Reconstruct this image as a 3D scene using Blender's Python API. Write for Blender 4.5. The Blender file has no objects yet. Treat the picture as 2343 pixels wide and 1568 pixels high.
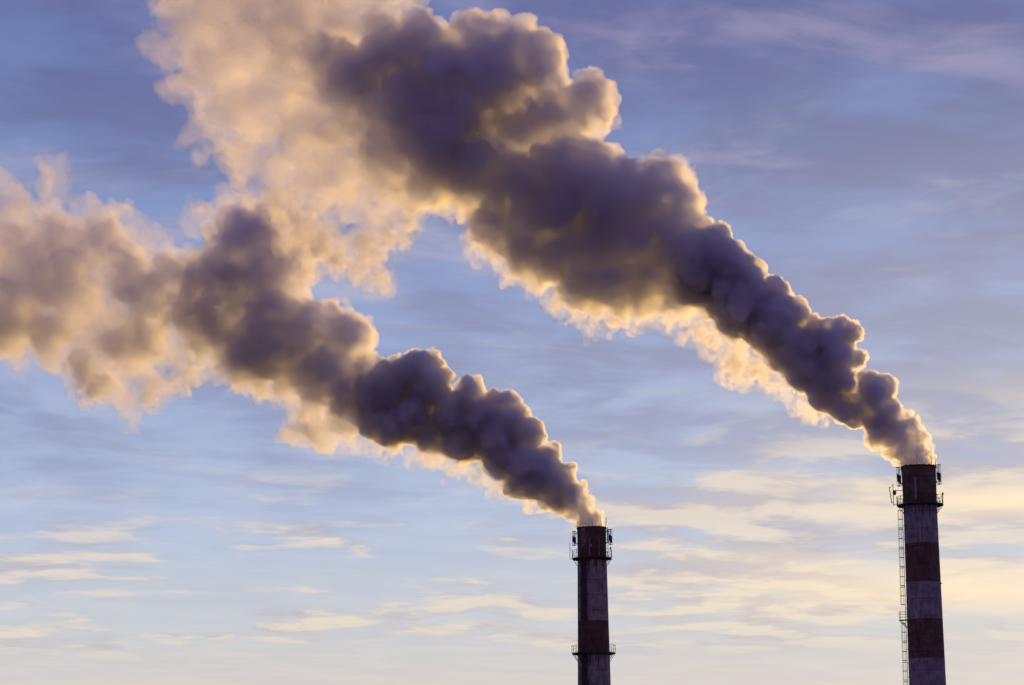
import bpy, bmesh, math, random
import numpy as np
from mathutils import Vector, Matrix

S = bpy.context.scene
COL = S.collection
R = math.radians

# ------------------------------------------------------------------ camera
CAM_POS = Vector((0.0, 0.0, 1.7))
PITCH, ROLL = R(11.0), 0.012
LENS = 92.2
cam_data = bpy.data.cameras.new('camera')
cam = bpy.data.objects.new('camera', cam_data)
COL.objects.link(cam)
cam_data.sensor_width = 36.0
cam_data.lens = LENS
cam_data.clip_start = 0.5
cam_data.clip_end = 20000.0
cam.location = CAM_POS
cam_rot = Matrix.Rotation(math.pi / 2 + PITCH, 3, 'X') @ Matrix.Rotation(-ROLL, 3, 'Z')
cam.rotation_euler = cam_rot.to_euler()
S.camera = cam

# ------------------------------------------------------------------ sun
SUN_ELEV, SUN_AZ = R(4.0), R(13.0)            # azimuth measured from +Y towards +X
sun_dir = Vector((math.sin(SUN_AZ) * math.cos(SUN_ELEV), math.cos(SUN_AZ) * math.cos(SUN_ELEV), math.sin(SUN_ELEV)))
sd = bpy.data.lights.new('sun', 'SUN')
sd.energy = 2.0
sd.color = (0.84, 0.482, 0.108)
sd.angle = R(0.5)
sun = bpy.data.objects.new('sun', sd)
COL.objects.link(sun)
sun.rotation_euler = sun_dir.to_track_quat('Z', 'Y').to_euler()

# ------------------------------------------------------------------ render settings
S.render.engine = 'CYCLES'
S.view_settings.view_transform = 'Standard'
S.view_settings.look = 'None'
S.view_settings.exposure = 0.0
S.view_settings.gamma = 1.0
cy = S.cycles
cy.max_bounces = 14
cy.diffuse_bounces = 2
cy.glossy_bounces = 2
cy.transmission_bounces = 6
cy.volume_bounces = 12
cy.transparent_max_bounces = 256
cy.use_adaptive_sampling = True
cy.adaptive_threshold = 0.035
cy.use_denoising = True
cy.sample_clamp_indirect = 6.0


# ------------------------------------------------------------------ sky
class NT:
    """small node-tree helper"""
    def __init__(self, tree):
        self.t = tree

    def node(self, kind, **kw):
        n = self.t.nodes.new(kind)
        for k, v in kw.items():
            setattr(n, k, v)
        return n

    def put(self, sock, v):
        if isinstance(v, bpy.types.NodeSocket):
            self.t.links.new(v, sock)
        elif v is not None:
            if sock.type == 'RGBA' and len(v) == 3:
                v = (*v, 1.0)
            sock.default_value = v

    def math(self, op, a, b=None, c=None, clamp=False):
        n = self.node('ShaderNodeMath', operation=op, use_clamp=clamp)
        for s, v in zip(n.inputs, (a, b, c)):
            self.put(s, v)
        return n.outputs[0]

    def vec(self, op, a, b=None):
        n = self.node('ShaderNodeVectorMath', operation=op)
        self.put(n.inputs[0], a)
        if op == 'SCALE':
            self.put(n.inputs['Scale'], b)
        elif b is not None:
            self.put(n.inputs[1], b)
        return n.outputs['Value'] if op in ('DOT_PRODUCT', 'LENGTH') else n.outputs[0]

    def noise(self, vec, scale, detail=5.0, rough=0.55, lac=2.0, dist=0.0):
        n = self.node('ShaderNodeTexNoise')
        self.put(n.inputs['Vector'], vec)
        n.inputs['Scale'].default_value = scale
        n.inputs['Detail'].default_value = detail
        n.inputs['Roughness'].default_value = rough
        n.inputs['Lacunarity'].default_value = lac
        n.inputs['Distortion'].default_value = dist
        return n.outputs[0]

    def remap(self, v, a, b, c=0.0, d=1.0, smooth=True):
        n = self.node('ShaderNodeMapRange', interpolation_type='SMOOTHSTEP' if smooth else 'LINEAR')
        for i, x in enumerate((v, a, b, c, d)):
            self.put(n.inputs[i], x)
        return n.outputs[0]

    def mix(self, f, a, b, blend='MIX'):
        n = self.node('ShaderNodeMix', data_type='RGBA', blend_type=blend)
        self.put(n.inputs['Factor'], f)
        self.put(n.inputs[6], a)
        self.put(n.inputs[7], b)
        return n.outputs[2]

    def ramp(self, f, stops):
        n = self.node('ShaderNodeValToRGB')
        self.put(n.inputs[0], f)
        e = n.color_ramp.elements
        while len(e) > 1:
            e.remove(e[0])
        e[0].position, e[0].color = stops[0][0], (*stops[0][1], 1)
        for p, c in stops[1:]:
            el = e.new(p)
            el.color = (*c, 1)
        return n.outputs[0]


def srgb(r, g, b):
    f = lambda c: c / 12.92 if c <= 0.04045 else ((c + 0.055) / 1.055) ** 2.4
    return (f(r / 255), f(g / 255), f(b / 255))


def build_sky():
    w = bpy.data.worlds.new('World')
    S.world = w
    w.use_nodes = True
    t = w.node_tree
    t.nodes.clear()
    N = NT(t)
    out = N.node('ShaderNodeOutputWorld')
    bg = N.node('ShaderNodeBackground')
    t.links.new(bg.outputs[0], out.inputs[0])
    sky = N.node('ShaderNodeTexSky', sky_type='NISHITA', sun_disc=False, sun_elevation=SUN_ELEV,
                 sun_rotation=SUN_AZ)
    sky.air_density, sky.dust_density, sky.ozone_density = 1.0, 0.6, 3.0
    d = N.vec('NORMALIZE', N.node('ShaderNodeTexCoord').outputs['Generated'])
    sep = N.node('ShaderNodeSeparateXYZ')
    N.put(sep.inputs[0], d)
    x, y, z = sep.outputs
    # clear air: hue by elevation, brightness by the angle from the sun
    el = N.math('MAXIMUM', z, 0.0)
    air = N.ramp(el, AIR)
    hd = N.vec('NORMALIZE', N.vec('MULTIPLY', d, (1, 1, 0)))
    toward = N.vec('DOT_PRODUCT', hd, (math.sin(SUN_AZ), math.cos(SUN_AZ), 0))
    fall = N.mix(N.remap(toward, -0.2, 0.97), BACK, (1, 1, 1))
    # Nishita tint joins the hand-mixed dusk air
    nis = N.mix(1.0, sky.outputs[0], (NIS, NIS, NIS), 'MULTIPLY')
    air = N.mix(NIS_MIX, air, nis)
    # flat cloud sheet, seen in true perspective: direction -> point on a plane overhead
    inv = N.math('DIVIDE', 1.0, N.math('MAXIMUM', N.math('ADD', z, 0.04), 0.02))
    comb = N.node('ShaderNodeCombineXYZ')
    N.put(comb.inputs[0], N.math('MULTIPLY', x, inv))
    N.put(comb.inputs[1], N.math('MULTIPLY', y, inv))
    p = comb.outputs[0]
    rot = N.node('ShaderNodeMapping')
    rot.inputs['Rotation'].default_value = (0, 0, R(-15))
    rot.inputs['Scale'].default_value = (1.0, 0.75, 1.0)
    N.put(rot.inputs['Vector'], p)
    q = rot.outputs[0]
    warp = N.node('ShaderNodeTexNoise')
    N.put(warp.inputs['Vector'], q)
    warp.inputs['Scale'].default_value = 0.9
    warp.inputs['Detail'].default_value = 3
    qw = N.vec('ADD', q, N.vec('SCALE', N.vec('SUBTRACT', warp.outputs['Color'], (0.5, 0.5, 0.5)), 0.5))
    # high sheet: thin grey and mauve mottles with fine ripples across them
    rip = N.node('ShaderNodeMapping')
    rip.inputs['Rotation'].default_value = (0, 0, R(-7))
    rip.inputs['Scale'].default_value = (0.62, 1.5, 1.0)
    N.put(rip.inputs['Vector'], qw)
    n2 = N.noise(rip.outputs[0], 4.4, 7.0, 0.6)
    n3 = N.noise(qw, 3.4, 7.0, 0.56)
    big = N.noise(q, 0.5, 3.0, 0.5)
    right = N.remap(N.math('DIVIDE', x, y), -0.20, 0.20, -0.035, 0.045, False)
    high = N.math('ADD', N.math('ADD', N.math('MULTIPLY', n3, 0.55), N.math('MULTIPLY', n2, 0.45)), right)
    top = N.remap(el, 0.17, 0.32)
    grey = N.math('MULTIPLY', N.remap(high, 0.40, 0.58), N.remap(el, 0.10, 0.19, 0.10, 0.85))
    col = N.mix(grey, air, N.mix(top, C_HIGH_SHADE, C_TOP_SHADE))
    pale = N.math('MULTIPLY', N.remap(N.math('ADD', N.math('MULTIPLY', n3, -0.5), N.math('ADD', N.math('MULTIPLY', n2, 0.6), N.math('MULTIPLY', big, 0.45))), 0.27, 0.46), N.remap(el, 0.12, 0.2, 0.1, 0.8))
    col = N.mix(pale, col, N.mix(top, C_HIGH_LIT, C_TOP_LIT))
    # low puffs in broken banks, lit from below and behind: cream undersides, mauve tops
    ql = N.vec('MULTIPLY', qw, (0.85, 1.0, 1.0))
    n1 = N.noise(ql, 4.3, 8.0, 0.58)
    n1b = N.noise(N.vec('ADD', ql, (0.06, 0.16, 0)), 4.3, 4.0, 0.5)
    bank0 = N.noise(qw, 0.75, 4.0, 0.55)
    base = N.math('ADD', N.math('ADD', n1, N.math('MULTIPLY', N.math('SUBTRACT', bank0, 0.48), 1.1)), right)
    cover = N.remap(base, 0.45, 0.66)
    belt = N.math('MULTIPLY', N.remap(el, 0.066, 0.085), N.remap(N.math('SUBTRACT', el, N.math('MULTIPLY', right, 0.5)), 0.12, 0.165, 1.0, 0.0))
    lit = N.remap(N.math('SUBTRACT', n1, n1b), -0.11, 0.11)
    col = N.mix(N.math('MULTIPLY', N.math('MULTIPLY', cover, belt), C_AMT), col, N.mix(lit, C_LOW_SHADE, C_LOW_LIT))
    # a low bright bank where the sun stands
    bank_n = N.noise(N.vec('MULTIPLY', q, (0.35, 1.0, 1.0)), 1.1, 5.0, 0.5)
    bank = N.math('MULTIPLY', N.math('MULTIPLY', N.remap(bank_n, 0.44, 0.60), N.remap(el, 0.07, 0.10)), N.math('MULTIPLY', N.remap(el, 0.13, 0.17, 1.0, 0.0), N.remap(N.math('DIVIDE', x, y), 0.02, 0.2)))
    col = N.mix(N.math('MULTIPLY', bank, 0.8), col, (1.1, 0.86, 0.55))
    glow = N.math('POWER', N.math('MAXIMUM', N.vec('DOT_PRODUCT', d, tuple(sun_dir)), 0.0), 60.0)
    col = N.mix(N.math('MULTIPLY', glow, GLOW), col, (1.15, 0.98, 0.74))
    col = N.mix(1.0, col, fall, 'MULTIPLY')
    # darker sky below the horizon line
    N.put(bg.inputs['Color'], col)
    bg.inputs['Strength'].default_value = 1.0
    w.cycles.sampling_method = 'MANUAL'
    w.cycles.sample_map_resolution = 512


AIR = [(0.0, srgb(230, 216, 198)), (0.06, srgb(219, 211, 203)), (0.085, srgb(205, 208, 213)), (0.12, srgb(186, 199, 222)), (0.16, srgb(166, 182, 216)),
       (0.21, srgb(144, 162, 206)), (0.27, srgb(120, 138, 186)), (0.33, srgb(106, 119, 172)), (0.6, srgb(70, 76, 130)), (1.0, srgb(50, 56, 100))]
BACK, NIS, NIS_MIX, C_AMT, GLOW = (0.57, 0.385, 0.74), 0.1, 0.0, 0.62, 0.20
C_LOW_SHADE, C_LOW_LIT = srgb(186, 172, 180), srgb(244, 224, 196)
C_HIGH_SHADE, C_HIGH_LIT = srgb(142, 148, 182), srgb(182, 188, 212)
C_TOP_SHADE, C_TOP_LIT = srgb(98, 105, 154), srgb(154, 147, 184)
build_sky()

# ------------------------------------------------------------------ ground and chimneys
PXF = 6000.0


def on_plane(px, py, dist):
    """point of the upright plane at a given distance north of the viewer, met by the sight line through (px, py)"""
    d = cam_rot @ Vector(((px - 1171.0) / PXF, (784.0 - py) / PXF, -1.0))
    return CAM_POS + d * (dist / d.y)


def empty(name, loc, label=None, cat=None, group=None):
    o = bpy.data.objects.new(name, None)
    COL.objects.link(o)
    o.location = loc
    if label:
        o['label'], o['category'] = label, cat
    if group:
        o['group'] = group
    return o


def build(name, bm, mats, parent=None, smooth=False):
    """link a bmesh as one object; it is modelled in its parent thing's own space"""
    bmesh.ops.recalc_face_normals(bm, faces=bm.faces[:])
    me = bpy.data.meshes.new(name)
    bm.to_mesh(me)
    bm.free()
    for m in mats if isinstance(mats, (list, tuple)) else [mats]:
        me.materials.append(m)
    if smooth:
        me.polygons.foreach_set('use_smooth', [True] * len(me.polygons))
    o = bpy.data.objects.new(name, me)
    COL.objects.link(o)
    if parent is not None:
        o.parent = parent
    return o


def bar(bm, a, b, r, seg=6, r2=None):
    """round bar from a to b"""
    a, b = Vector(a), Vector(b)
    ax = (b - a).normalized()
    u = ax.orthogonal().normalized()
    v = ax.cross(u)
    r2 = r if r2 is None else r2
    A = [bm.verts.new(a + (u * math.cos(t) + v * math.sin(t)) * r) for t in [2 * math.pi * i / seg for i in range(seg)]]
    B = [bm.verts.new(b + (u * math.cos(t) + v * math.sin(t)) * r2) for t in [2 * math.pi * i / seg for i in range(seg)]]
    for i in range(seg):
        bm.faces.new((A[i], A[(i + 1) % seg], B[(i + 1) % seg], B[i]))
    bm.faces.new(A[::-1])
    bm.faces.new(B)


def hoop(bm, c, rad, r, n=24, seg=5, a0=0.0, a1=2 * math.pi, ax=(Vector((1, 0, 0)), Vector((0, 1, 0)))):
    """ring (or arc) of round section"""
    full = abs(a1 - a0 - 2 * math.pi) < 1e-6
    c = Vector(c)
    m = n if full else n + 1
    w = ax[0].cross(ax[1])
    rows = []
    for i in range(m):
        t = a0 + (a1 - a0) * i / n
        d = ax[0] * math.cos(t) + ax[1] * math.sin(t)
        rows.append([bm.verts.new(c + d * (rad + r * math.cos(s)) + w * r * math.sin(s)) for s in [2 * math.pi * j / seg for j in range(seg)]])
    for i in range(m if full else m - 1):
        for j in range(seg):
            bm.faces.new((rows[i][j], rows[(i + 1) % m][j], rows[(i + 1) % m][(j + 1) % seg], rows[i][(j + 1) % seg]))
    if not full:
        bm.faces.new(rows[0])
        bm.faces.new(rows[-1][::-1])


def box(bm, c, size, rz=0.0):
    m = Matrix.Translation(Vector(c)) @ Matrix.Rotation(rz, 4, 'Z') @ Matrix.Diagonal((*size, 1.0))
    bmesh.ops.create_cube(bm, size=1.0, matrix=m)


def lathe(bm, prof, seg=72, mat_of=None, a_off=0.0):
    """turn (radius, z) pairs about the upright axis"""
    rows = [[bm.verts.new((r * math.cos(a_off + 2 * math.pi * i / seg), r * math.sin(a_off + 2 * math.pi * i / seg), z)) for i in range(seg)] for r, z in prof]
    for k in range(len(rows) - 1):
        for i in range(seg):
            f = bm.faces.new((rows[k][i], rows[k][(i + 1) % seg], rows[k + 1][(i + 1) % seg], rows[k + 1][i]))
            f.material_index = mat_of(k) if mat_of else 0
    return rows


def plain(name, col, rough=0.6, metal=0.0, var=0.25, scale=3.0):
    """painted or rusty metal with uneven tone"""
    m = bpy.data.materials.new(name)
    m.use_nodes = True
    N = NT(m.node_tree)
    b = m.node_tree.nodes['Principled BSDF']
    n = N.noise(N.node('ShaderNodeTexCoord').outputs['Object'], scale, 5)
    N.put(b.inputs['Base Color'], N.mix(N.remap(n, 0.3, 0.7), tuple(c * (1 - var) for c in col), tuple(c * (1 + var) for c in col)))
    b.inputs['Roughness'].default_value = rough
    b.inputs['Metallic'].default_value = metal
    return m


def paint(name, col, rust, platforms, seed, soot=None, flake=None):
    """weathered masonry paint: pour joints, run-down streaks, rust below the platforms"""
    m = bpy.data.materials.new(name)
    m.use_nodes = True
    N = NT(m.node_tree)
    b = m.node_tree.nodes['Principled BSDF']
    p = N.node('ShaderNodeTexCoord').outputs['Object']
    sep = N.node('ShaderNodeSeparateXYZ')
    N.put(sep.inputs[0], p)
    x, y, z = sep.outputs
    ang = N.math('ARCTAN2', y, x)
    cyl = N.node('ShaderNodeCombineXYZ')
    N.put(cyl.inputs[0], N.math('MULTIPLY', ang, 2.5))
    N.put(cyl.inputs[1], N.math('MULTIPLY', z, 0.16))
    cyl.inputs[2].default_value = seed
    streak = N.noise(cyl.outputs[0], 3.2, 6, 0.6)
    blot = N.noise(N.vec('ADD', p, (seed, 0, 0)), 0.8, 6, 0.6)
    c = N.mix(N.remap(blot, 0.35, 0.7), col, tuple(k * 0.55 for k in col))
    c = N.mix(N.math('MULTIPLY', N.remap(streak, 0.48, 0.66), 0.75), c, tuple(k * 0.4 for k in col))
    # pour joints every 2.55 m, a little broken
    zz = N.math('ADD', z, N.math('MULTIPLY', N.math('SUBTRACT', blot, 0.5), 0.08))
    j = N.math('ABSOLUTE', N.math('SUBTRACT', N.math('FRACT', N.math('DIVIDE', zz, 2.55)), 0.5))
    joint = N.math('MULTIPLY', N.remap(j, 0.016, 0.036, 1, 0), N.remap(streak, 0.35, 0.55))
    c = N.mix(N.math('MULTIPLY', joint, 0.8), c, tuple(k * 0.3 for k in col))
    for zp, reach, n in platforms:
        # one run of rust below each bracket of a platform
        q = N.math('ABSOLUTE', N.math('SUBTRACT', N.math('FRACT', N.math('ADD', N.math('MULTIPLY', N.math('ADD', ang, math.pi), n / (2 * math.pi)), N.math('MULTIPLY', N.math('SUBTRACT', streak, .5), 0.25))), 0.5))
        below = N.math('SUBTRACT', zp, z)
        run = N.math('MULTIPLY', N.remap(below, 0.3 * reach, reach, 1, 0), N.math('GREATER_THAN', below, 0.0))
        near = N.math('GREATER_THAN', N.math('MULTIPLY', N.math('SUBTRACT', 0.19, q), N.math('SUBTRACT', N.math('ADD', run, N.math('MULTIPLY', streak, 0.5)), 0.45)), 0.0)
        wdt = N.remap(q, 0.02, 0.13, 1, 0)
        c = N.mix(N.math('MULTIPLY', N.math('MULTIPLY', wdt, run), 0.9), c, rust)
    if soot:
        a0, half = soot
        dq = N.math('ABSOLUTE', N.math('SUBTRACT', ang, a0))
        s = N.math('MULTIPLY', N.remap(N.math('ADD', dq, N.math('MULTIPLY', N.math('SUBTRACT', streak, 0.5), 0.5)), half * 0.5, half, 1, 0), 0.88)
        c = N.mix(s, c, (0.035, 0.022, 0.017))
    if flake:
        z0, z1, a0, half = flake
        dq = N.math('ABSOLUTE', N.math('SUBTRACT', ang, a0))
        fl = N.math('MULTIPLY', N.math('MULTIPLY', N.remap(dq, half * .4, half, 1, 0), N.remap(z, z0, z0 + 0.6)), N.remap(N.noise(cyl.outputs[0], 9, 4), 0.5, 0.56))
        c = N.mix(N.math('MULTIPLY', fl, 0.8), c, (0.4, 0.36, 0.36))
    N.put(b.inputs['Base Color'], c)
    b.inputs['Roughness'].default_value = 0.85
    bump = N.node('ShaderNodeBump')
    bump.inputs['Strength'].default_value = 0.35
    bump.inputs['Distance'].default_value = 0.03
    N.put(bump.inputs['Height'], N.noise(p, 5, 6, 0.7))
    N.put(b.inputs['Normal'], bump.outputs[0])
    return m


def pol(r, a, z):
    """point at radius r, bearing a (0 = screen right, -90 = towards the viewer), height z"""
    return Vector((r * math.cos(R(a)), r * math.sin(R(a)), z))


def make_platform(parent, z, r_in, r_out, n, rail_h, a_off, steel, strut_drop, zig=True):
    """ring walkway: deck, railing and struts; n sides"""
    pf = empty('platform', (0, 0, 0))
    pf.parent = parent
    bm = bmesh.new()
    lathe(bm, [(r_in(z) + 0.02, z), (r_out, z), (r_out, z - 0.12), (r_out - 0.1, z - 0.22), (r_out - 0.14, z - 0.1), (r_in(z) + 0.02, z - 0.09), (r_in(z) + 0.02, z)], n, a_off=R(a_off))
    build('deck', bm, steel, pf)
    bm = bmesh.new()
    rr = r_out - 0.05
    pts = [(rr, a_off + 360.0 * i / n) for i in range(n)]
    for i, (r, a) in enumerate(pts):
        b_ = pts[(i + 1) % n]
        bar(bm, pol(r, a, z - 0.02), pol(r, a, z + rail_h), 0.035, 5)
        for h, th in ((rail_h, 0.035), (rail_h * 0.52, 0.022), (0.12, 0.03)):
            bar(bm, pol(r, a, z + h), pol(*b_, z + h), th, 5)
        if zig:
            am = a + 180.0 / n
            rm = rr * math.cos(math.pi / n)
            bar(bm, pol(r, a, z + rail_h), pol(rm, am, z + 0.12), 0.02, 4)
            bar(bm, pol(rm, am, z + 0.12), pol(*b_, z + rail_h), 0.02, 4)
    build('railing', bm, steel, pf)
    for i in range(n):
        a = a_off + 360.0 * i / n
        bm = bmesh.new()
        bar(bm, pol(r_in(z) - 0.02, a, z - 0.16), pol(r_out - 0.1, a, z - 0.16), 0.06, 5)
        bar(bm, pol(r_out - 0.16, a, z - 0.2), pol(r_in(z - strut_drop) - 0.02, a, z - strut_drop), 0.045, 5)
        bar(bm, pol(r_in(z) + 0.12 + 0.3 * (r_out - r_in(z)), a, z - 0.2), pol(r_in(z - strut_drop) + 0.02, a, z - strut_drop * 0.62), 0.03, 4)
        build('bracket', bm, steel, pf)
    return pf


def make_cage_antenna(parent, r, a, z0, z1, rad, steel, arm_in):
    """drum-shaped antenna: hoops and rods round dark dipole panels"""
    ant = empty('drum_antenna', (0, 0, 0))
    ant.parent = parent
    c = pol(r, a, 0)
    bm = bmesh.new()
    for f in (0.0, 0.46, 0.54, 1.0):
        hoop(bm, (c.x, c.y, z0 + (z1 - z0) * f), rad, 0.028, 16, 4)
    for i in range(8):
        t = 2 * math.pi * i / 8 + 0.2
        q = Vector((c.x + rad * math.cos(t), c.y + rad * math.sin(t), 0))
        bar(bm, q + Vector((0, 0, z0)), q + Vector((0, 0, z1)), 0.022, 4)
    bar(bm, c + Vector((0, 0, z0 - 0.1)), c + Vector((0, 0, z1 + 0.05)), 0.045, 5)
    build('drum_frame', bm, steel, ant)
    bm = bmesh.new()
    for k in range(3):
        t = 2 * math.pi * k / 3 + 0.5
        zc = z0 + (z1 - z0) * (0.33, 0.45, 0.38)[k]
        box(bm, (c.x + 0.6 * rad * math.cos(t), c.y + 0.6 * rad * math.sin(t), zc), (0.08, 0.26, (z1 - z0) * 0.42), t)
    build('dipole_panel', bm, steel, ant)
    for f in (0.12, 0.86):
        bm = bmesh.new()
        z = z0 + (z1 - z0) * f
        bar(bm, pol(arm_in, a, z), pol(r - rad * 0.2, a, z), 0.05, 5)
        box(bm, pol(arm_in + 0.02, a, z), (0.08, 0.3, 0.3), R(a))
        build('mounting_arm', bm, steel, ant)


def make_ladder(parent, a, r_of, z_lo, z_hi, steel, standoff=0.2, cage_r=0.37, piece=2.8, gap=0.22, cages=()):
    """upright ladder with hooped safety cages; each cage is a piece of its own"""
    lad = empty('ladder', (0, 0, 0))
    lad.parent = parent
    radial, side = pol(1, a, 0), pol(1, a + 90, 0)
    P = lambda z, out, s: radial * (r_of(z) + out) + side * s + Vector((0, 0, z))
    bm = bmesh.new()
    n = 24
    for s in (-0.22, 0.22):
        for i in range(n):
            za, zb = z_lo + (z_hi - z_lo) * i / n, z_lo + (z_hi - z_lo) * (i + 1) / n
            bar(bm, P(za, standoff, s), P(zb, standoff, s), 0.028, 4)
    z = z_lo + 0.1
    while z < z_hi:
        bar(bm, P(z, standoff, -0.22), P(z, standoff, 0.22), 0.014, 4)
        z += 0.33
    z = z_lo + 0.8
    while z < z_hi:
        for s in (-0.22, 0.22):
            bar(bm, P(z, -0.03, s), P(z, standoff, s), 0.022, 4)
        z += 2.0
    build('climbing_frame', bm, steel, lad)
    for za, zb in cages:
        z = zb
        while z - piece * 0.6 > za:
            lo = max(z - piece + gap, za)
            bm = bmesh.new()
            for h in (lo, (lo + z) / 2, z):
                o = P(h, standoff, 0)
                hoop(bm, o + radial * 0.32, cage_r, 0.03, 16, 4, R(-140), R(140), (radial, side))
                for s in (-1, 1):
                    e = o + radial * (0.32 + cage_r * math.cos(R(140))) + side * (s * cage_r * math.sin(R(140)))
                    bar(bm, e, P(h, standoff, s * 0.22), 0.03, 4)
            for t in (-100, -50, 0, 50, 100):
                off = lambda h: P(h, standoff, 0) + radial * (0.32 + cage_r * math.cos(R(t))) + side * (cage_r * math.sin(R(t)))
                bar(bm, off(lo), off(z), 0.02, 4)
            build('cage', bm, steel, lad)
            z -= piece
    return lad


def make_rods(parent, rods, rim_r, z_top, steel):
    for a, h, lean in rods:
        bm = bmesh.new()
        b_ = pol(rim_r - 0.06, a, z_top - 0.5)
        tip = pol(rim_r - 0.06 + lean, a, z_top + h)
        bar(bm, b_, (b_ + tip) / 2, 0.05, 5)
        bar(bm, (b_ + tip) / 2, tip, 0.045, 5, 0.024)
        build('lightning_rod', bm, steel, parent)


def make_dish(parent, c, face, rad, steel, skin):
    """shallow dish with a rim, a hub behind and a feed in front"""
    f = Vector(face).normalized()
    u = f.cross(Vector((0, 0, 1))).normalized()
    v = u.cross(f)
    bm = bmesh.new()
    rings = []
    prof = [(0.02, -0.16), (0.4, -0.13), (0.75, -0.06), (1.0, 0.0), (1.0, 0.3), (0.94, 0.31), (0.5, 0.36), (0.02, 0.38)]
    for r, d in prof:
        rings.append([bm.verts.new(Vector(c) + (u * math.cos(t) + v * math.sin(t)) * r * rad + f * d * rad) for t in [2 * math.pi * i / 20 for i in range(20)]])
    for k in range(len(rings) - 1):
        for i in range(20):
            bm.faces.new((rings[k][i], rings[k][(i + 1) % 20], rings[k + 1][(i + 1) % 20], rings[k + 1][i]))
    bm.faces.new(rings[0])
    bm.faces.new(rings[-1])
    d = build('dish_antenna', bm, skin, parent)
    bm = bmesh.new()
    bar(bm, Vector(c) - f * rad * 0.7, Vector(c) - f * rad * 0.15, 0.09, 8)
    build('hub', bm, steel, d)
    return d


def make_lamp(parent, p, steel, glass):
    bm = bmesh.new()
    bar(bm, p, p + Vector((0, 0, 0.16)), 0.05, 6)
    box(bm, p + Vector((0, 0, 0.2)), (0.2, 0.2, 0.1))
    lp = build('warning_light', bm, steel, parent)
    bm = bmesh.new()
    lathe(bm, [(0.02, 0.25), (0.13, 0.25), (0.14, 0.38), (0.1, 0.5), (0.02, 0.54)], 12)
    for v in bm.verts:
        v.co += p
    build('lens', bm, glass, lp)


def make_chimney(base, r_pts, bands, name_label, red, white, dark, seg=96):
    root = empty('chimney', base, name_label, 'chimney', 'factory chimneys')
    zs = [z for z, _ in r_pts]
    rs = [r for _, r in r_pts]
    r_of = lambda z: float(np.interp(z, zs, rs))
    top = zs[-1]
    cuts = sorted(set([0.0] + [b for b in bands if b < top] + [top] + [k for k in zs] + list(np.linspace(0, top, 40))))
    bm = bmesh.new()
    idx = lambda z: sum(1 for b in bands if b > z) % 2        # topmost band is red
    lathe(bm, [(r_of(z), z) for z in cuts], seg, lambda k: idx((cuts[k] + cuts[k + 1]) / 2))
    build('shaft', bm, [red, white], root, smooth=True)
    # lip with a bolted flange and the open flue
    bm = bmesh.new()
    rt = rs[-1]
    lathe(bm, [(rt + 0.003, top - 0.22), (rt + 0.07, top - 0.2), (rt + 0.07, top), (rt - 0.28, top + 0.02), (rt - 0.36, top - 0.6), (rt - 0.5, top - 9.0)], seg)
    for i in range(44):
        a = 360.0 * i / 44 + 3 * math.sin(i * 2.3)
        box(bm, pol(rt - 0.02, a, top + 0.05 + 0.015 * math.sin(i * 5.1)), (0.09, 0.13, 0.11), R(a))
    build('rim', bm, dark, root)
    return root, r_of


def build_ground():
    m = bpy.data.materials.new('frosty_ground')
    m.use_nodes = True
    N = NT(m.node_tree)
    b = m.node_tree.nodes['Principled BSDF']
    p = N.node('ShaderNodeTexCoord').outputs['Object']
    c = N.mix(N.remap(N.noise(p, 0.02, 8, 0.6), 0.4, 0.62), (0.05, 0.05, 0.04), (0.13, 0.12, 0.12))
    N.put(b.inputs['Base Color'], N.mix(N.remap(N.noise(p, 1.3, 6), 0.45, 0.7), c, (0.07, 0.06, 0.05)))
    b.inputs['Roughness'].default_value = 0.95
    bm = bmesh.new()
    bmesh.ops.create_grid(bm, x_segments=60, y_segments=60, size=9000.0)
    for v in bm.verts:
        d = math.hypot(v.co.x, v.co.y - 400)
        v.co.z = 0.0 if d < 1500 else min(12.0, (d - 1500) * 0.004) * (0.5 + 0.5 * math.sin(v.co.x * 0.0013 + 1) * math.cos(v.co.y * 0.0017))
    o = build('ground', bm, m)
    o['kind'] = 'structure'


DIST_NEAR, DIST_FAR = 381.0, 449.0
build_ground()
STEEL = plain('weathered_steel', (0.075, 0.062, 0.058), 0.7, 0.0)
DARK = plain('sooted_iron', (0.05, 0.034, 0.03), 0.8)
PANEL = plain('grey_plastic', (0.30, 0.30, 0.33), 0.5)
BLUEGREY = plain('dish_cover', (0.13, 0.14, 0.19), 0.5)
LENS_RED = plain('red_glass', (0.35, 0.02, 0.015), 0.25, 0.0, 0.1)
RUST = (0.04, 0.022, 0.014)


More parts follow.
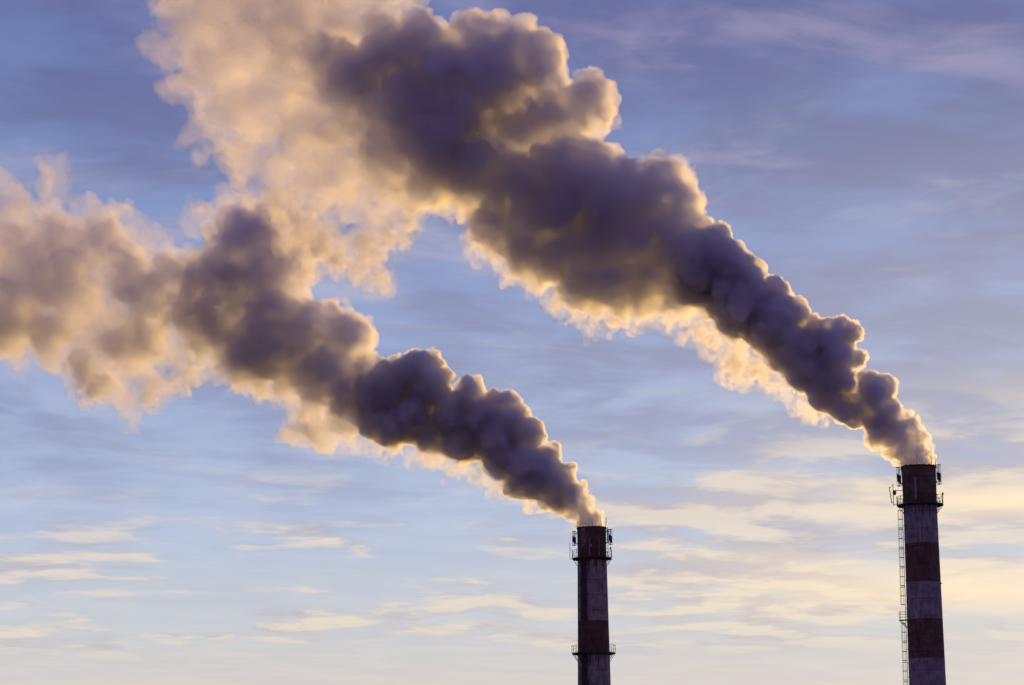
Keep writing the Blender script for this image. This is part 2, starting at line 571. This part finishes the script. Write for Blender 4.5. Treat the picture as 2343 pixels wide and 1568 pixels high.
def near_chimney():
    k = DIST_NEAR / PXF
    h = lambda py: on_plane(2101, py, DIST_NEAR).z
    top = on_plane(2101, 1068, DIST_NEAR)
    zp = h(1157)
    r_pts = [(0.0, 4.35 * 0.78), (h(1568), 83.2 * k / 2), (h(1200), 77.0 * k / 2), (zp, 76.6 * k / 2), (h(1090), 78.2 * k / 2), (top.z, 78.8 * k / 2)]
    bands = [h(y) for y in (1155, 1245, 1333, 1418, 1508, 1600, 1694, 1790)]
    red = paint('faded_red_paint', RED, RUST, [], 2.0)
    white = paint('dirty_white_paint', WHITE, RUST, [(zp, 2.6, 14)], 5.0)
    root, r_of = make_chimney(Vector((top.x, DIST_NEAR, 0)), r_pts, bands,
                              'thick red and white banded chimney with a caged ladder up its left side', red, white, DARK)
    T = top.z
    make_platform(root, zp + 0.12, r_of, 108 * k / 2, 14, 1.2, 0, STEEL, 1.3)
    za, zb = T - 43 * k, T + 0.05
    make_cage_antenna(root, r_of(T) + 0.42, 180, za - 0.1, zb - 0.1, 0.34, STEEL, r_of(T) - 0.02)
    make_cage_antenna(root, r_of(T) + 0.42, 0, za + 0.1, zb + 0.2, 0.34, STEEL, r_of(T) - 0.02)
    make_rods(root, [(182, 1.55, 0.0), (-104, 1.5, 0), (-48, 1.5, 0), (-8, 1.45, 0.04), (60, 1.3, 0), (125, 1.4, 0)], r_of(T), T, STEEL)
    make_lamp(root, pol(108 * k / 2 - 0.1, -8, zp + 1.32), STEEL, LENS_RED)
    # dish on its own mast outside the railing, with a slanting aerial beside it
    m = bmesh.new()
    ro = 108 * k / 2 + 0.55
    bar(m, pol(ro, 188, zp - 0.1), pol(ro, 188, zp + 3.2), 0.045, 6)
    bar(m, pol(ro, 188, zp + 0.15), pol(108 * k / 2 - 0.2, 186, zp + 0.15), 0.035, 5)
    bar(m, pol(ro, 188, zp + 2.2), pol(r_of(zp) - 0.05, 184, zp + 2.2), 0.05, 5)
    build('aerial_mast', m, STEEL, root)
    make_dish(root, pol(ro - 0.12, 193, zp + 1.8), (-0.75, -0.5, 0.02), 0.36, STEEL, BLUEGREY)
    m = bmesh.new()
    bar(m, pol(ro + 0.22, 186, zp + 0.3), pol(ro + 0.52, 186, zp + 2.75), 0.06, 6)
    bar(m, pol(ro + 0.5, 186, zp + 2.6), pol(ro, 188, zp + 2.9), 0.03, 5)
    bar(m, pol(ro + 0.24, 186, zp + 0.45), pol(ro, 188, zp + 0.45), 0.03, 5)
    build('whip_aerial', m, STEEL, root)
    m = bmesh.new()
    pa = pol(r_of(zp) + 0.14, -111, zp + 2.25)
    box(m, pa, (0.2, 0.3, 3.2), R(-111))
    bar(m, pa + Vector((0, 0, -1.75)), pa + Vector((0, 0, 1.7)), 0.05, 5)
    for dz in (-1.1, 1.1):
        bar(m, pol(r_of(zp) - 0.05, -111, zp + 2.25 + dz), pa + Vector((0, 0, dz)), 0.05, 5)
    build('panel_antenna', m, PANEL, root)
    z_land = h(1418)
    make_ladder(root, 180, r_of, 1.0, zp - 0.25, STEEL, cages=[(z_land + 2.2, zp - 0.7), (3.0, z_land - 0.5)])
    # small resting landing part way down
    la = empty('landing', (0, 0, 0))
    la.parent = root
    r0 = r_of(z_land)
    m = bmesh.new()
    box(m, (-(r0 + 0.55), 0, z_land - 0.05), (1.1, 1.3, 0.1))
    build('deck', m, STEEL, la)
    m = bmesh.new()
    C4 = [Vector((-r0 - 0.05, -0.6, z_land)), Vector((-r0 - 1.06, -0.6, z_land)), Vector((-r0 - 1.06, 0.6, z_land)), Vector((-r0 - 0.05, 0.6, z_land))]
    for i, q in enumerate(C4):
        bar(m, q, q + Vector((0, 0, 1.15)), 0.03, 5)
        if i < 3:
            for dz in (0.38, 0.78, 1.15):
                bar(m, q + Vector((0, 0, dz)), C4[i + 1] + Vector((0, 0, dz)), 0.024, 5)
    build('railing', m, STEEL, la)
    for y in (-0.55, 0.55):
        m = bmesh.new()
        bar(m, (-r0 - 1.0, y, z_land - 0.1), (-r_of(z_land - 1.2) + 0.03, y * 0.8, z_land - 1.2), 0.05, 5)
        build('bracket', m, STEEL, la)
    # small lug on the right flank at a paint line
    m = bmesh.new()
    box(m, pol(r_of(h(1336)) + 0.05, -6, h(1336)), (0.16, 0.2, 0.18))
    build('lug', m, STEEL, root)


def far_chimney():
    k = DIST_FAR / PXF
    h = lambda py: on_plane(1353, py, DIST_FAR).z
    top = on_plane(1353, 1208, DIST_FAR)
    zp, zq = h(1279), h(1496)
    r_pts = [(0.0, 3.6), (h(1568), 75 * k / 2), (h(1422), 70.5 * k / 2), (h(1300), 67.6 * k / 2), (h(1284), 65.4 * k / 2), (top.z, 66.8 * k / 2)]
    bands = [h(y) for y in (1284, 1422, 1496, 1640, 1715, 1800)]
    red = paint('deep_red_paint', RED2, RUST, [], 7.0, flake=(top.z - 3.6, top.z, R(-128), 0.28))
    white = paint('streaked_white_paint', WHITE, RUST, [(zp, 3.6, 12), (zq, 3.6, 12)], 9.0, soot=(R(-127), 0.36))
    root, r_of = make_chimney(Vector((top.x, DIST_FAR, 0)), r_pts, bands,
                              'slimmer chimney with two ring platforms and a sooty stain down its side', red, white, DARK)
    T = top.z
    make_platform(root, zp + 0.1, r_of, 94 * k / 2, 12, 1.35, 10, STEEL, 1.45)
    make_platform(root, zq + 0.1, r_of, 101 * k / 2, 12, 1.3, 5, STEEL, 1.5, zig=False)
    make_cage_antenna(root, r_of(T) + 0.52, 180, T - 3.0, T - 0.55, 0.33, STEEL, r_of(T) - 0.02)
    make_cage_antenna(root, r_of(T) + 0.72, 0, T - 2.95, T - 0.3, 0.31, STEEL, r_of(T) - 0.02)
    make_rods(root, [(184, 1.75, -0.06), (-142, 1.5, 0), (-86, 1.4, 0), (-50, 2.3, 0.06), (5, 2.1, 0.12), (70, 1.3, 0), (120, 1.5, 0)], r_of(T) + 0.02, T, STEEL)
    m = bmesh.new()
    c = pol(r_of(T) + 0.3, -12, 0)
    box(m, c + Vector((0, 0, T - 1.5)), (0.2, 0.26, 2.5), R(-12))
    bar(m, c + Vector((0, 0, zp)), c + Vector((0, 0, T + 0.1)), 0.05, 5)
    for z in (T - 0.7, T - 2.1):
        bar(m, pol(r_of(T) - 0.05, -12, z), c + Vector((0, 0, z)), 0.05, 5)
    build('panel_antenna', m, STEEL, root)
    make_lamp(root, pol(94 * k / 2 - 0.3, -6, zp + 1.45), STEEL, LENS_RED)
    for a, z0, z1, ro in ((186, zp - 0.1, zp + 2.75, 94 * k / 2 + 0.3),):
        m = bmesh.new()
        bar(m, pol(ro, a, z0), pol(ro, a, z1), 0.04, 6)
        bar(m, pol(ro, a, z0 + 0.05), pol(94 * k / 2 - 0.2, a, z0 + 0.05), 0.035, 5)
        bar(m, pol(ro, a, z0 + 1.9), pol(94 * k / 2 - 0.05, a, z0 + 1.5), 0.03, 5)
        build('aerial_mast', m, STEEL, root)
    ro = 94 * k / 2 - 0.05
    for a, z0, z1 in ((-98.5, zp + 0.3, zp + 3.2), (-71, zp + 0.2, zp + 3.1)):
        m = bmesh.new()
        bar(m, pol(ro, a, z0), pol(ro, a, z1), 0.055, 6)
        build('whip_aerial', m, PANEL, root)
    make_dish(root, pol(ro + 0.18, -95.5, zp + 1.9), (0.1, -1, -0.02), 0.24, STEEL, PANEL)
    make_ladder(root, -136, r_of, 1.0, zq - 0.2, STEEL, cages=[(3.0, zq - 0.6)], piece=4.2)
    make_ladder(root, -136, r_of, zq + 0.2, zp - 0.2, STEEL, cages=[(zq + 2.0, zp - 0.6)], piece=4.2)


RED, RED2, WHITE = (0.19, 0.128, 0.072), (0.165, 0.095, 0.055), (0.40, 0.37, 0.325)
near_chimney()
far_chimney()

# ------------------------------------------------------------------ smoke
def tile_noise(n, power, seed):
    """n^3 block of noise that wraps round, spectrum falling as 1/f^power, about unit variance"""
    g = np.random.default_rng(seed)
    f = np.fft.rfftn(g.standard_normal((n, n, n)).astype(np.float32))
    k = np.fft.fftfreq(n)[:, None, None] ** 2 + np.fft.fftfreq(n)[None, :, None] ** 2 + np.fft.rfftfreq(n)[None, None, :] ** 2
    k[0, 0, 0] = 1.0
    f *= np.sqrt(k) ** (-power) * (np.sqrt(k) > 2.5 / n)
    a = np.fft.irfftn(f, s=(n, n, n)).astype(np.float32)
    return a / a.std()


NOISE_A = tile_noise(128, 2.6, 3)
NOISE_B = tile_noise(112, 2.25, 8)


class Field:
    """signed distance grid (metres, negative inside) over a box"""
    def __init__(self, lo, hi, vox):
        self.lo, self.vox = np.array(lo, float), vox
        self.n = np.ceil((np.array(hi) - self.lo) / vox).astype(int) + 1
        self.band = 10.0
        self.f = np.full(self.n, self.band, np.float32)
        self.ax = [self.lo[i] + vox * np.arange(self.n[i], dtype=np.float64) for i in range(3)]

    def ball(self, c, r, pad):
        a, b = [], []
        for i in range(3):
            u = int((c[i] - r - pad - self.lo[i]) / self.vox)
            v = int((c[i] + r + pad - self.lo[i]) / self.vox) + 2
            u, v = max(u, 0), min(v, self.n[i])
            if u >= v:
                return
            a.append(u)
            b.append(v)
        X = ((self.ax[0][a[0]:b[0]] - c[0]) ** 2).astype(np.float32)[:, None, None]
        Y = ((self.ax[1][a[1]:b[1]] - c[1]) ** 2).astype(np.float32)[None, :, None]
        Z = ((self.ax[2][a[2]:b[2]] - c[2]) ** 2).astype(np.float32)[None, None, :]
        d = np.sqrt(X + Y + Z)
        d -= r
        s = self.f[a[0]:b[0], a[1]:b[1], a[2]:b[2]]
        np.minimum(s, d, out=s)

    def at(self, P):
        i = np.clip(np.rint((P - self.lo) / self.vox).astype(int), 0, self.n - 1)
        return self.f[i[:, 0], i[:, 1], i[:, 2]]

    def noisy(self, amp_a, amp_b, stretch=(1, 1, 1), off=0, band=2.5):
        """a copy with wrapped noise added near the surface; slab by slab"""
        o = self.f.copy()
        ia = [((np.arange(self.n[i]) * stretch[i] + off * 37).astype(int)) for i in range(3)]
        for s in range(0, self.n[0], 32):
            sl = o[s:s + 32]
            if sl.min() > band:
                continue
            if amp_a:
                sl += amp_a * NOISE_A[np.ix_(ia[0][s:s + 32] % 128, ia[1] % 128, ia[2] % 128)]
            if amp_b:
                sl += amp_b * NOISE_B[np.ix_(ia[2][:0] if False else ia[0][s:s + 32] % 112, ia[1] % 112, ia[2] % 112)]
        return o

    def mesh(self, f, iso):
        import openvdb
        m = self.vox * 3
        a = np.clip(f - iso, -m, m).astype(np.float32)
        for i in range(3):                       # close the shape at the box walls
            sl = [slice(None)] * 3
            for e in (0, -1):
                sl[i] = e
                a[tuple(sl)] = m
        g = openvdb.FloatGrid(m)
        g.copyFromArray(a, tolerance=0.0)
        pts, quads = g.convertToQuads(0.0)
        return pts.astype(np.float64) * self.vox + self.lo, quads


def mesh_object(name, pts, quads, mat, parent):
    me = bpy.data.meshes.new(name)
    n, q = len(pts), len(quads)
    me.vertices.add(n)
    me.vertices.foreach_set('co', np.ascontiguousarray(pts, dtype=np.float32).ravel())
    me.loops.add(q * 4)
    me.loops.foreach_set('vertex_index', np.ascontiguousarray(quads[:, ::-1] if FLIP else quads, dtype=np.int32).ravel())
    me.polygons.add(q)
    me.polygons.foreach_set('loop_start', np.arange(0, q * 4, 4, dtype=np.int32))
    me.update(calc_edges=True)
    me.materials.append(mat)
    o = bpy.data.objects.new(name, me)
    COL.objects.link(o)
    if parent is not None:
        o.parent = parent
        o.matrix_parent_inverse = Matrix.Translation(-parent.location)
    return o


FLIP = False


def smoke_material(name, density, skin=0.0, color=(0.995, 0.99, 0.99), g=0.7, absorb=(0.8, 0.8, 0.8)):
    m = bpy.data.materials.new(name)
    m.use_nodes = True
    t = m.node_tree
    t.nodes.clear()
    N = NT(t)
    out = N.node('ShaderNodeOutputMaterial')
    v = N.node('ShaderNodeVolumePrincipled')
    v.inputs['Color'].default_value = (*color, 1)
    v.inputs['Density'].default_value = density
    v.inputs['Anisotropy'].default_value = g
    v.inputs['Absorption Color'].default_value = (*absorb, 1)
    t.links.new(v.outputs[0], out.inputs['Volume'])
    if skin > 0:
        mx = N.node('ShaderNodeMixShader')
        tr = N.node('ShaderNodeBsdfTransparent')
        tl = N.node('ShaderNodeBsdfTranslucent')
        tl.inputs[0].default_value = (0.9, 0.9, 0.9, 1)
        mx.inputs[0].default_value = skin
        t.links.new(tr.outputs[0], mx.inputs[1])
        t.links.new(tl.outputs[0], mx.inputs[2])
        t.links.new(mx.outputs[0], out.inputs['Surface'])
    return m


def grow(field, puffs, rng, levels, up_bias=0.0):
    """cauliflower: balls on balls on balls; those that would stay buried are skipped"""
    vox = field.vox
    for (c, r) in puffs:
        field.ball(c, r, min(r, 4.0))
    gen = [(np.array(c), r) for c, r in puffs]
    for n, lo, hi in levels:
        cand = []
        for c, r in gen:
            if r < 2.2 * vox:
                continue
            for _ in range(n):
                d = rng.standard_normal(3)
                d /= np.linalg.norm(d)
                d[2] += up_bias * rng.random()
                d /= np.linalg.norm(d)
                rc = r * rng.uniform(lo, hi) * (0.65 + 0.5 * rng.random())
                cand.append((c + d * (r - rc * 0.55), rc))
        if not cand:
            break
        P = np.array([c for c, _ in cand])
        rr = np.array([r for _, r in cand])
        keep = field.at(P) > -0.75 * rr
        gen = []
        for (c, r), k in zip(cand, keep):
            if k and r > 1.2 * vox:
                field.ball(c, r, vox * 4)
                gen.append((c, r))
    return field


def puffs_3d(rows, dist, drift, rng, copies=2, squash=0.75, fat=0.85):
    """rows (px, py, r) -> balls in space; each gets neighbours nearer and farther so that the plume is as deep as it is wide"""
    out = []
    mx, my = rows[0][0], rows[0][1]
    for px, py, r in rows:
        dd = dist + drift * math.hypot(px - mx, py - my) * dist / PXF
        c = on_plane(px, py, dd)
        R_ = fat * r * dist / PXF
        j = rng.uniform(-0.35, 0.35) * R_
        k = (dd + j) / dd
        out.append((np.array(CAM_POS + (c - CAM_POS) * k), R_))
        for s in (-1, 1)[:copies]:
            r2 = R_ * rng.uniform(0.6, squash + 0.15)
            q = c + Vector((rng.uniform(-.25, .25) * R_, s * rng.uniform(0.6, 1.0) * R_, rng.uniform(-.25, .25) * R_))
            out.append((np.array(q), r2))
    return out


def bounds(puffs, pad):
    P = np.array([c for c, _ in puffs])
    r = np.array([x for _, x in puffs])[:, None]
    return (P - r).min(0) - pad, (P + r).max(0) + pad


# traced outlines: (x, y, radius) along each plume, radius already allowing for the smaller billows that grow on it
NEAR_STEAM = [
    (2100, 1068, 37), (2080, 1058, 30), (2117, 1058, 21), (2096, 1040, 38), (2116, 1038, 14), (2074, 1022, 40), (2098, 1005, 26), (2048, 1000, 44), (2036, 1030, 22), (2072, 975, 32), (2090, 985, 22), (2010, 1000, 34)]
NEAR_DENSE = [
    (2050, 985, 26), (2062, 1005, 18), (2015, 965, 46), (2035, 945, 34), (2000, 900, 52), (2020, 885, 36), (1985, 880, 40), (1960, 945, 40), (1925, 930, 42),
    (1890, 905, 44), (1915, 880, 50), (1880, 870, 55), (1905, 820, 60), (1915, 775, 50), (1945, 760, 32), (1925, 745, 26), (1900, 745, 24),
    (1960, 820, 28), (1880, 790, 60), (1840, 855, 55), (1835, 815, 62), (1860, 760, 40), (1800, 790, 68), (1795, 720, 60), (1825, 715, 30), (1770, 665, 42),
    (1750, 740, 75), (1740, 690, 60), (1700, 700, 75), (1690, 640, 70), (1705, 605, 34), (1680, 740, 50), (1650, 600, 70), (1615, 565, 52),
    (1640, 545, 40), (1655, 680, 66), (1600, 640, 80)]
NEAR_MID = [
    (1600, 610, 85), (1545, 580, 95), (1520, 520, 95), (1555, 470, 60), (1520, 410, 48), (1560, 430, 30), (1488, 400, 38), (1590, 495, 22),
    (1470, 460, 90), (1450, 540, 105), (1480, 630, 70), (1540, 650, 50), (1400, 480, 105), (1370, 560, 95), (1400, 640, 75),
    (1440, 420, 60), (1330, 440, 105), (1280, 400, 95), (1300, 500, 95), (1290, 580, 75), (1330, 640, 60), (1250, 350, 70), (1210, 420, 90),
    (1220, 500, 80), (1200, 560, 60), (1140, 530, 55), (1110, 500, 42), (1230, 610, 45), (1140, 460, 60),
    (1250, 260, 85), (1320, 250, 50), (1350, 225, 58), (1375, 265, 34), (1330, 290, 28), (1380, 210, 26), (1220, 160, 90), (1180, 110, 78),
    (1240, 110, 50), (1150, 75, 45), (1270, 140, 30), (1100, 110, 80), (1080, 70, 48), (1130, 200, 115), (1180, 300, 85), (1010, 170, 110), (970, 110, 80),
    (1060, 270, 110), (950, 230, 95), (880, 160, 85), (820, 190, 75), (770, 140, 62), (730, 110, 40), (880, 90, 50), (1100, 370, 90), (1010, 340, 90)]
NEAR_VEIL = [
    (430, -260, 170), (600, -300, 150), (300, -240, 140),
    (1010, 400, 95), (930, 330, 110), (960, 430, 70), (880, 420, 90), (820, 350, 110), (800, 460, 80), (860, 490, 55), (930, 470, 45), (740, 400, 110), (700, 300, 130),
    (640, 210, 130), (560, 250, 110), (500, 150, 120), (470, 60, 120), (560, 80, 150), (660, 60, 150), (430, -30, 110), (520, -60, 160), (650, -80, 170), (780, 30, 110),
    (860, 20, 95), (930, 0, 50), (900, -60, 100), (780, -100, 160), (470, 280, 60), (500, 340, 50), (560, 360, 70), (640, 390, 80), (600, 440, 40), (680, 470, 60),
    (740, 520, 55), (760, 570, 38), (720, 580, 26), (820, 550, 42), (840, 600, 38), (862, 635, 28), (872, 662, 18), (880, 570, 26), (400, -130, 140), (600, -180, 160), (380, 110, 50), (420, 200, 50)]
NEAR_WISP = [
    (690, 520, 50), (740, 570, 44), (720, 615, 26), (780, 600, 40), (820, 620, 34), (850, 570, 46), (870, 640, 24), (900, 545, 34), (640, 470, 40), (930, 520, 30),
    (1100, 520, 40), (1090, 560, 26), (1130, 580, 30), (1180, 620, 30), (1240, 650, 32), (1300, 680, 34), (1360, 700, 36), (1420, 715, 34), (1400, 740, 24), (1470, 715, 34),
    (1530, 700, 36), (1590, 690, 34), (1560, 730, 28), (1600, 760, 30), (1640, 790, 32), (1680, 830, 36), (1690, 870, 20), (1730, 850, 34), (1770, 880, 24),
    (1640, 740, 34), (1690, 800, 34), (1310, 710, 20), (1340, 745, 14), (1352, 780, 10), (1270, 690, 18), (1450, 745, 16), (1530, 745, 18), (1830, 920, 20), (1860, 945, 18), (1790, 860, 26),
    (1880, 955, 14)]

FAR_STEAM = [
    (1353, 1208, 32), (1368, 1203, 17), (1335, 1202, 22), (1350, 1188, 32), (1328, 1168, 32), (1336, 1145, 18), (1305, 1150, 36), (1318, 1125, 26)]
NEAR_MIST = [
    (1560, 670, 50), (1500, 670, 55), (1440, 680, 60), (1380, 660, 70), (1320, 640, 70), (1260, 610, 65), (1200, 570, 65), (1150, 540, 60), (1115, 500, 50), (1100, 460, 60), (1150, 480, 70),
    (1060, 420, 80), (1000, 400, 90), (930, 360, 100), (1020, 350, 110), (900, 280, 110), (850, 230, 100), (790, 190, 90), (740, 150, 75), (690, 110, 60), (650, 130, 50), (800, 280, 70), (860, 340, 80),
    (900, 110, 80), (840, 70, 60), (960, 440, 50), (1180, 430, 90), (1260, 500, 80), (760, 60, 60), (690, 40, 50), (620, 60, 40), (1340, 250, 70), (1520, 420, 60)]
FAR_MIST = [
    (780, 890, 60), (740, 900, 60), (700, 860, 60), (650, 830, 60), (600, 840, 50), (540, 820, 60), (480, 780, 60), (450, 720, 60), (410, 680, 70), (370, 640, 60), (430, 640, 50), (330, 680, 70), (300, 620, 60),
    (690, 960, 40), (740, 985, 34), (570, 520, 55), (520, 560, 60), (500, 640, 70), (240, 560, 60), (250, 500, 32), (170, 600, 70), (100, 660, 70), (30, 700, 80), (-40, 730, 90), (30, 760, 60), (110, 760, 60),
    (190, 850, 48), (225, 885, 36), (270, 800, 50), (340, 760, 60), (800, 780, 40), (690, 600, 36), (140, 540, 60), (60, 560, 50)]
FAR_DENSE = [
    (1306, 1145, 22), (1300, 1120, 30), (1270, 1125, 50), (1290, 1085, 34), (1240, 1080, 58), (1255, 1040, 36),
    (1215, 1115, 40), (1180, 1120, 30), (1200, 1060, 66), (1210, 1000, 46), (1160, 1040, 62), (1165, 970, 58), (1160, 920, 32), (1130, 935, 42), (1120, 1000, 66), (1085, 950, 58),
    (1075, 890, 40), (1060, 920, 44), (1060, 1010, 50), (1030, 970, 62), (980, 900, 68), (965, 840, 52), (990, 840, 32), (920, 860, 54), (880, 850, 34), (940, 950, 74), (990, 1000, 50),
    (900, 980, 55), (870, 910, 70), (860, 960, 50)]
FAR_MID = [
    (810, 900, 74), (800, 940, 60), (830, 850, 50), (760, 880, 60), (750, 830, 80), (790, 770, 66), (820, 760, 42), (845, 775, 26), (760, 730, 48), (710, 770, 75), (700, 730, 45),
    (650, 740, 80), (600, 780, 85), (560, 800, 64), (650, 810, 60), (620, 690, 85), (600, 620, 85), (560, 550, 75), (610, 530, 65), (650, 580, 60), (680, 620, 40), (540, 640, 75),
    (520, 710, 75), (480, 740, 60), (560, 500, 45), (470, 660, 50), (500, 600, 50)]
FAR_VEIL = [
    (-180, 640, 130), (-170, 780, 100), (-290, 600, 140), (-300, 740, 110), (-400, 650, 120),
    (700, 860, 60), (650, 860, 40), (590, 850, 40), (690, 930, 60), (720, 970, 50), (760, 1000, 40), (700, 990, 34), (800, 1000, 30), (660, 960, 26), (550, 870, 22),
    (490, 500, 44), (460, 490, 34), (520, 460, 36), (560, 460, 32), (440, 520, 28), (600, 470, 30), (680, 540, 36), (690, 590, 34),
    (440, 620, 50), (400, 640, 70), (420, 720, 80), (360, 600, 60), (380, 560, 40), (320, 690, 100), (260, 600, 95), (230, 510, 56), (290, 510, 46), (320, 540, 40), (200, 480, 36),
    (400, 800, 70), (430, 830, 40), (320, 800, 90), (250, 760, 100), (160, 680, 110), (110, 580, 90), (40, 500, 80), (20, 430, 34), (-20, 430, 40), (100, 430, 44), (110, 385, 34), (95, 370, 24), (125, 400, 30),
    (60, 640, 110), (10, 740, 100), (120, 780, 75), (190, 840, 62), (240, 880, 60), (280, 920, 42), (300, 955, 22), (300, 975, 12), (340, 870, 60), (380, 880, 34), (-60, 560, 130), (-80, 720, 120), (40, 820, 46), (-40, 800, 60)]
FAR_WISP = [
    (1150, 1110, 26), (1110, 1075, 30), (1060, 1060, 30), (1035, 1080, 18), (1000, 1050, 26), (960, 1045, 22), (900, 1025, 24), (860, 1015, 20), (640, 900, 26), (600, 890, 22), (560, 880, 16), (660, 990, 18),
    (430, 860, 28), (480, 850, 20), (200, 920, 14), (340, 910, 24), (1220, 1150, 16), (1270, 1165, 14)]


def pieces(pts, quads):
    """the separate lumps of a mesh, without the specks"""
    a = np.concatenate([quads[:, 0], quads[:, 1], quads[:, 2]]).astype(np.int64)
    b = np.concatenate([quads[:, 1], quads[:, 2], quads[:, 3]]).astype(np.int64)
    lab = np.arange(len(pts))
    while True:
        lo = np.minimum(lab[a], lab[b])
        hi = np.maximum(lab[a], lab[b])
        m = lo != hi
        if not m.any():
            break
        a, b = a[m], b[m]
        np.minimum.at(lab, hi[m], lo[m])
        while True:
            n = lab[lab]
            if (n == lab).all():
                break
            lab = n
    _, inv, cnt = np.unique(lab, return_inverse=True, return_counts=True)
    for i in np.nonzero(cnt > 0.02 * cnt.max())[0]:
        keep = inv == i
        new = np.cumsum(keep) - 1
        yield pts[keep], new[quads[keep[quads[:, 0]]]]


def plume(root, parts, dist, drift, flue, seed):
    """parts: (name, traced balls, growth levels, voxel, [(iso, coarse noise, fine noise, stretch, density), ...]) - nested skins of growing density"""
    k = dist / PXF / 0.0635
    head = None
    for name, rows, lev, vx, copies, shells in parts:
        rng = np.random.default_rng(seed + len(rows))
        if name == 'wisp':                          # torn shreds trailing down the wind
            rows = rows + [(x - r * rng.uniform(-0.7, 1.3), y + r * rng.uniform(-0.5, 1.1), r * rng.uniform(0.2, 0.55)) for x, y, r in rows for _ in range(4)]
        head = head or (rows[0][0], rows[0][1])
        puffs = puffs_3d([(*head, 1)] + rows, dist, drift, rng, copies, fat=0.94 if name == 'cloud' else 0.86)[1 + copies:]
        lo, hi = bounds(puffs, 2.5)
        F = Field(lo, hi, vx * k)
        grow(F, puffs, rng, lev)
        for s, (iso, na, nb, stretch, dens) in enumerate(shells):
            f = F.noisy(na * k, nb * k, stretch, off=s * 3 + seed, band=6.0)
            f -= iso * k
            if s:                                   # a heart stays inside its outer skin
                np.maximum(f, skin_f + 0.12 * k, out=f)
            skin_f = f
            if name == 'steam':                     # below the lip the steam keeps inside the flue
                n0 = int((flue.z - F.lo[2]) / F.vox) + 1
                rad = np.hypot((F.ax[0] - flue.x)[:, None], (F.ax[1] - flue.y)[None, :]) - 2.12
                f[:, :, :n0] = np.maximum(f[:, :, :n0], rad[:, :, None].astype(np.float32))
            mat = smoke_material(name, dens / k, skin=SKIN if s == 0 and name != 'mist' else 0.0)
            for pts, quads in pieces(*F.mesh(f, 0.0)):
                mesh_object(name if s == 0 else name + '_heart', pts, quads, mat, root)


SKIN = 0.03


pn = empty('smoke_plume', on_plane(2101, 1067, DIST_NEAR), 'mauve smoke plume rising from the thick chimney to a golden veil at the top', 'smoke plume', 'smoke plumes from the chimneys')
pf = empty('smoke_plume', on_plane(1353, 1207, DIST_FAR), 'lower smoke plume leaning off the slimmer chimney and drifting out over the left edge', 'smoke plume', 'smoke plumes from the chimneys')
import time
t0 = time.time()
LEV3 = [(22, 0.28, 0.5), (16, 0.28, 0.5), (12, 0.3, 0.55), (8, 0.3, 0.6)]
LEV2 = LEV3[:2]
ONE = (1, 1, 1)


def recipe(steam, dense, mid, mist, veil, wisp, v=1.0):
    return [
        ('steam', steam, LEV3[:3], 0.085, 2, [(0.10, 0.16, 0.30, (1.4, 1.4, 1.0), 0.45), (-0.12, 0.4, 0.45, (1.4, 1.4, 1.0), 1.0)]),
        ('billow', dense, LEV3, 0.1, 2, [(0.0, 0.14, 0.10, ONE, 1.05), (-0.4, 1.1, 0.5, (1.3, 1.3, 1.3), 1.7)]),
        ('cloud', mid, LEV3, 0.16, 2, [(0.1, 0.3, 0.14, ONE, 0.26), (-0.7, 1.3, 0.7, ONE, 0.36), (-1.8, 1.9, 0.8, (1.3, 1.3, 1.3), 0.6)]),
        ('mist', mist, LEV3[:2], 0.18, 2, [(0.3, 1.0, 0.3, ONE, 0.12 * v), (-0.7, 1.8, 0.6, ONE, 0.27 * v)]),
        ('veil', veil, LEV2, 0.2, 2, [(0.25, 1.0, 0.2, ONE, 0.04 * v), (-0.9, 1.6, 0.5, ONE, 0.075 * v), (-2.6, 2.2, 0.6, ONE, 0.1 * v)]),
        ('wisp', wisp, [], 0.12, 1, [(0.75, 0.6, 0.5, (1.4, 1.4, 1.2), 0.045), (0.1, 0.7, 0.5, (1.4, 1.4, 1.2), 0.15), (-0.4, 0.6, 0.4, ONE, 0.3)])]


plume(pn, recipe(NEAR_STEAM, NEAR_DENSE, NEAR_MID, NEAR_MIST, NEAR_VEIL, NEAR_WISP), DIST_NEAR, 0.1, pn.location, 5)
plume(pf, recipe(FAR_STEAM, FAR_DENSE, FAR_MID, FAR_MIST, FAR_VEIL, FAR_WISP, 1.4), DIST_FAR, 0.1, pf.location, 6)
print('smoke', time.time() - t0)
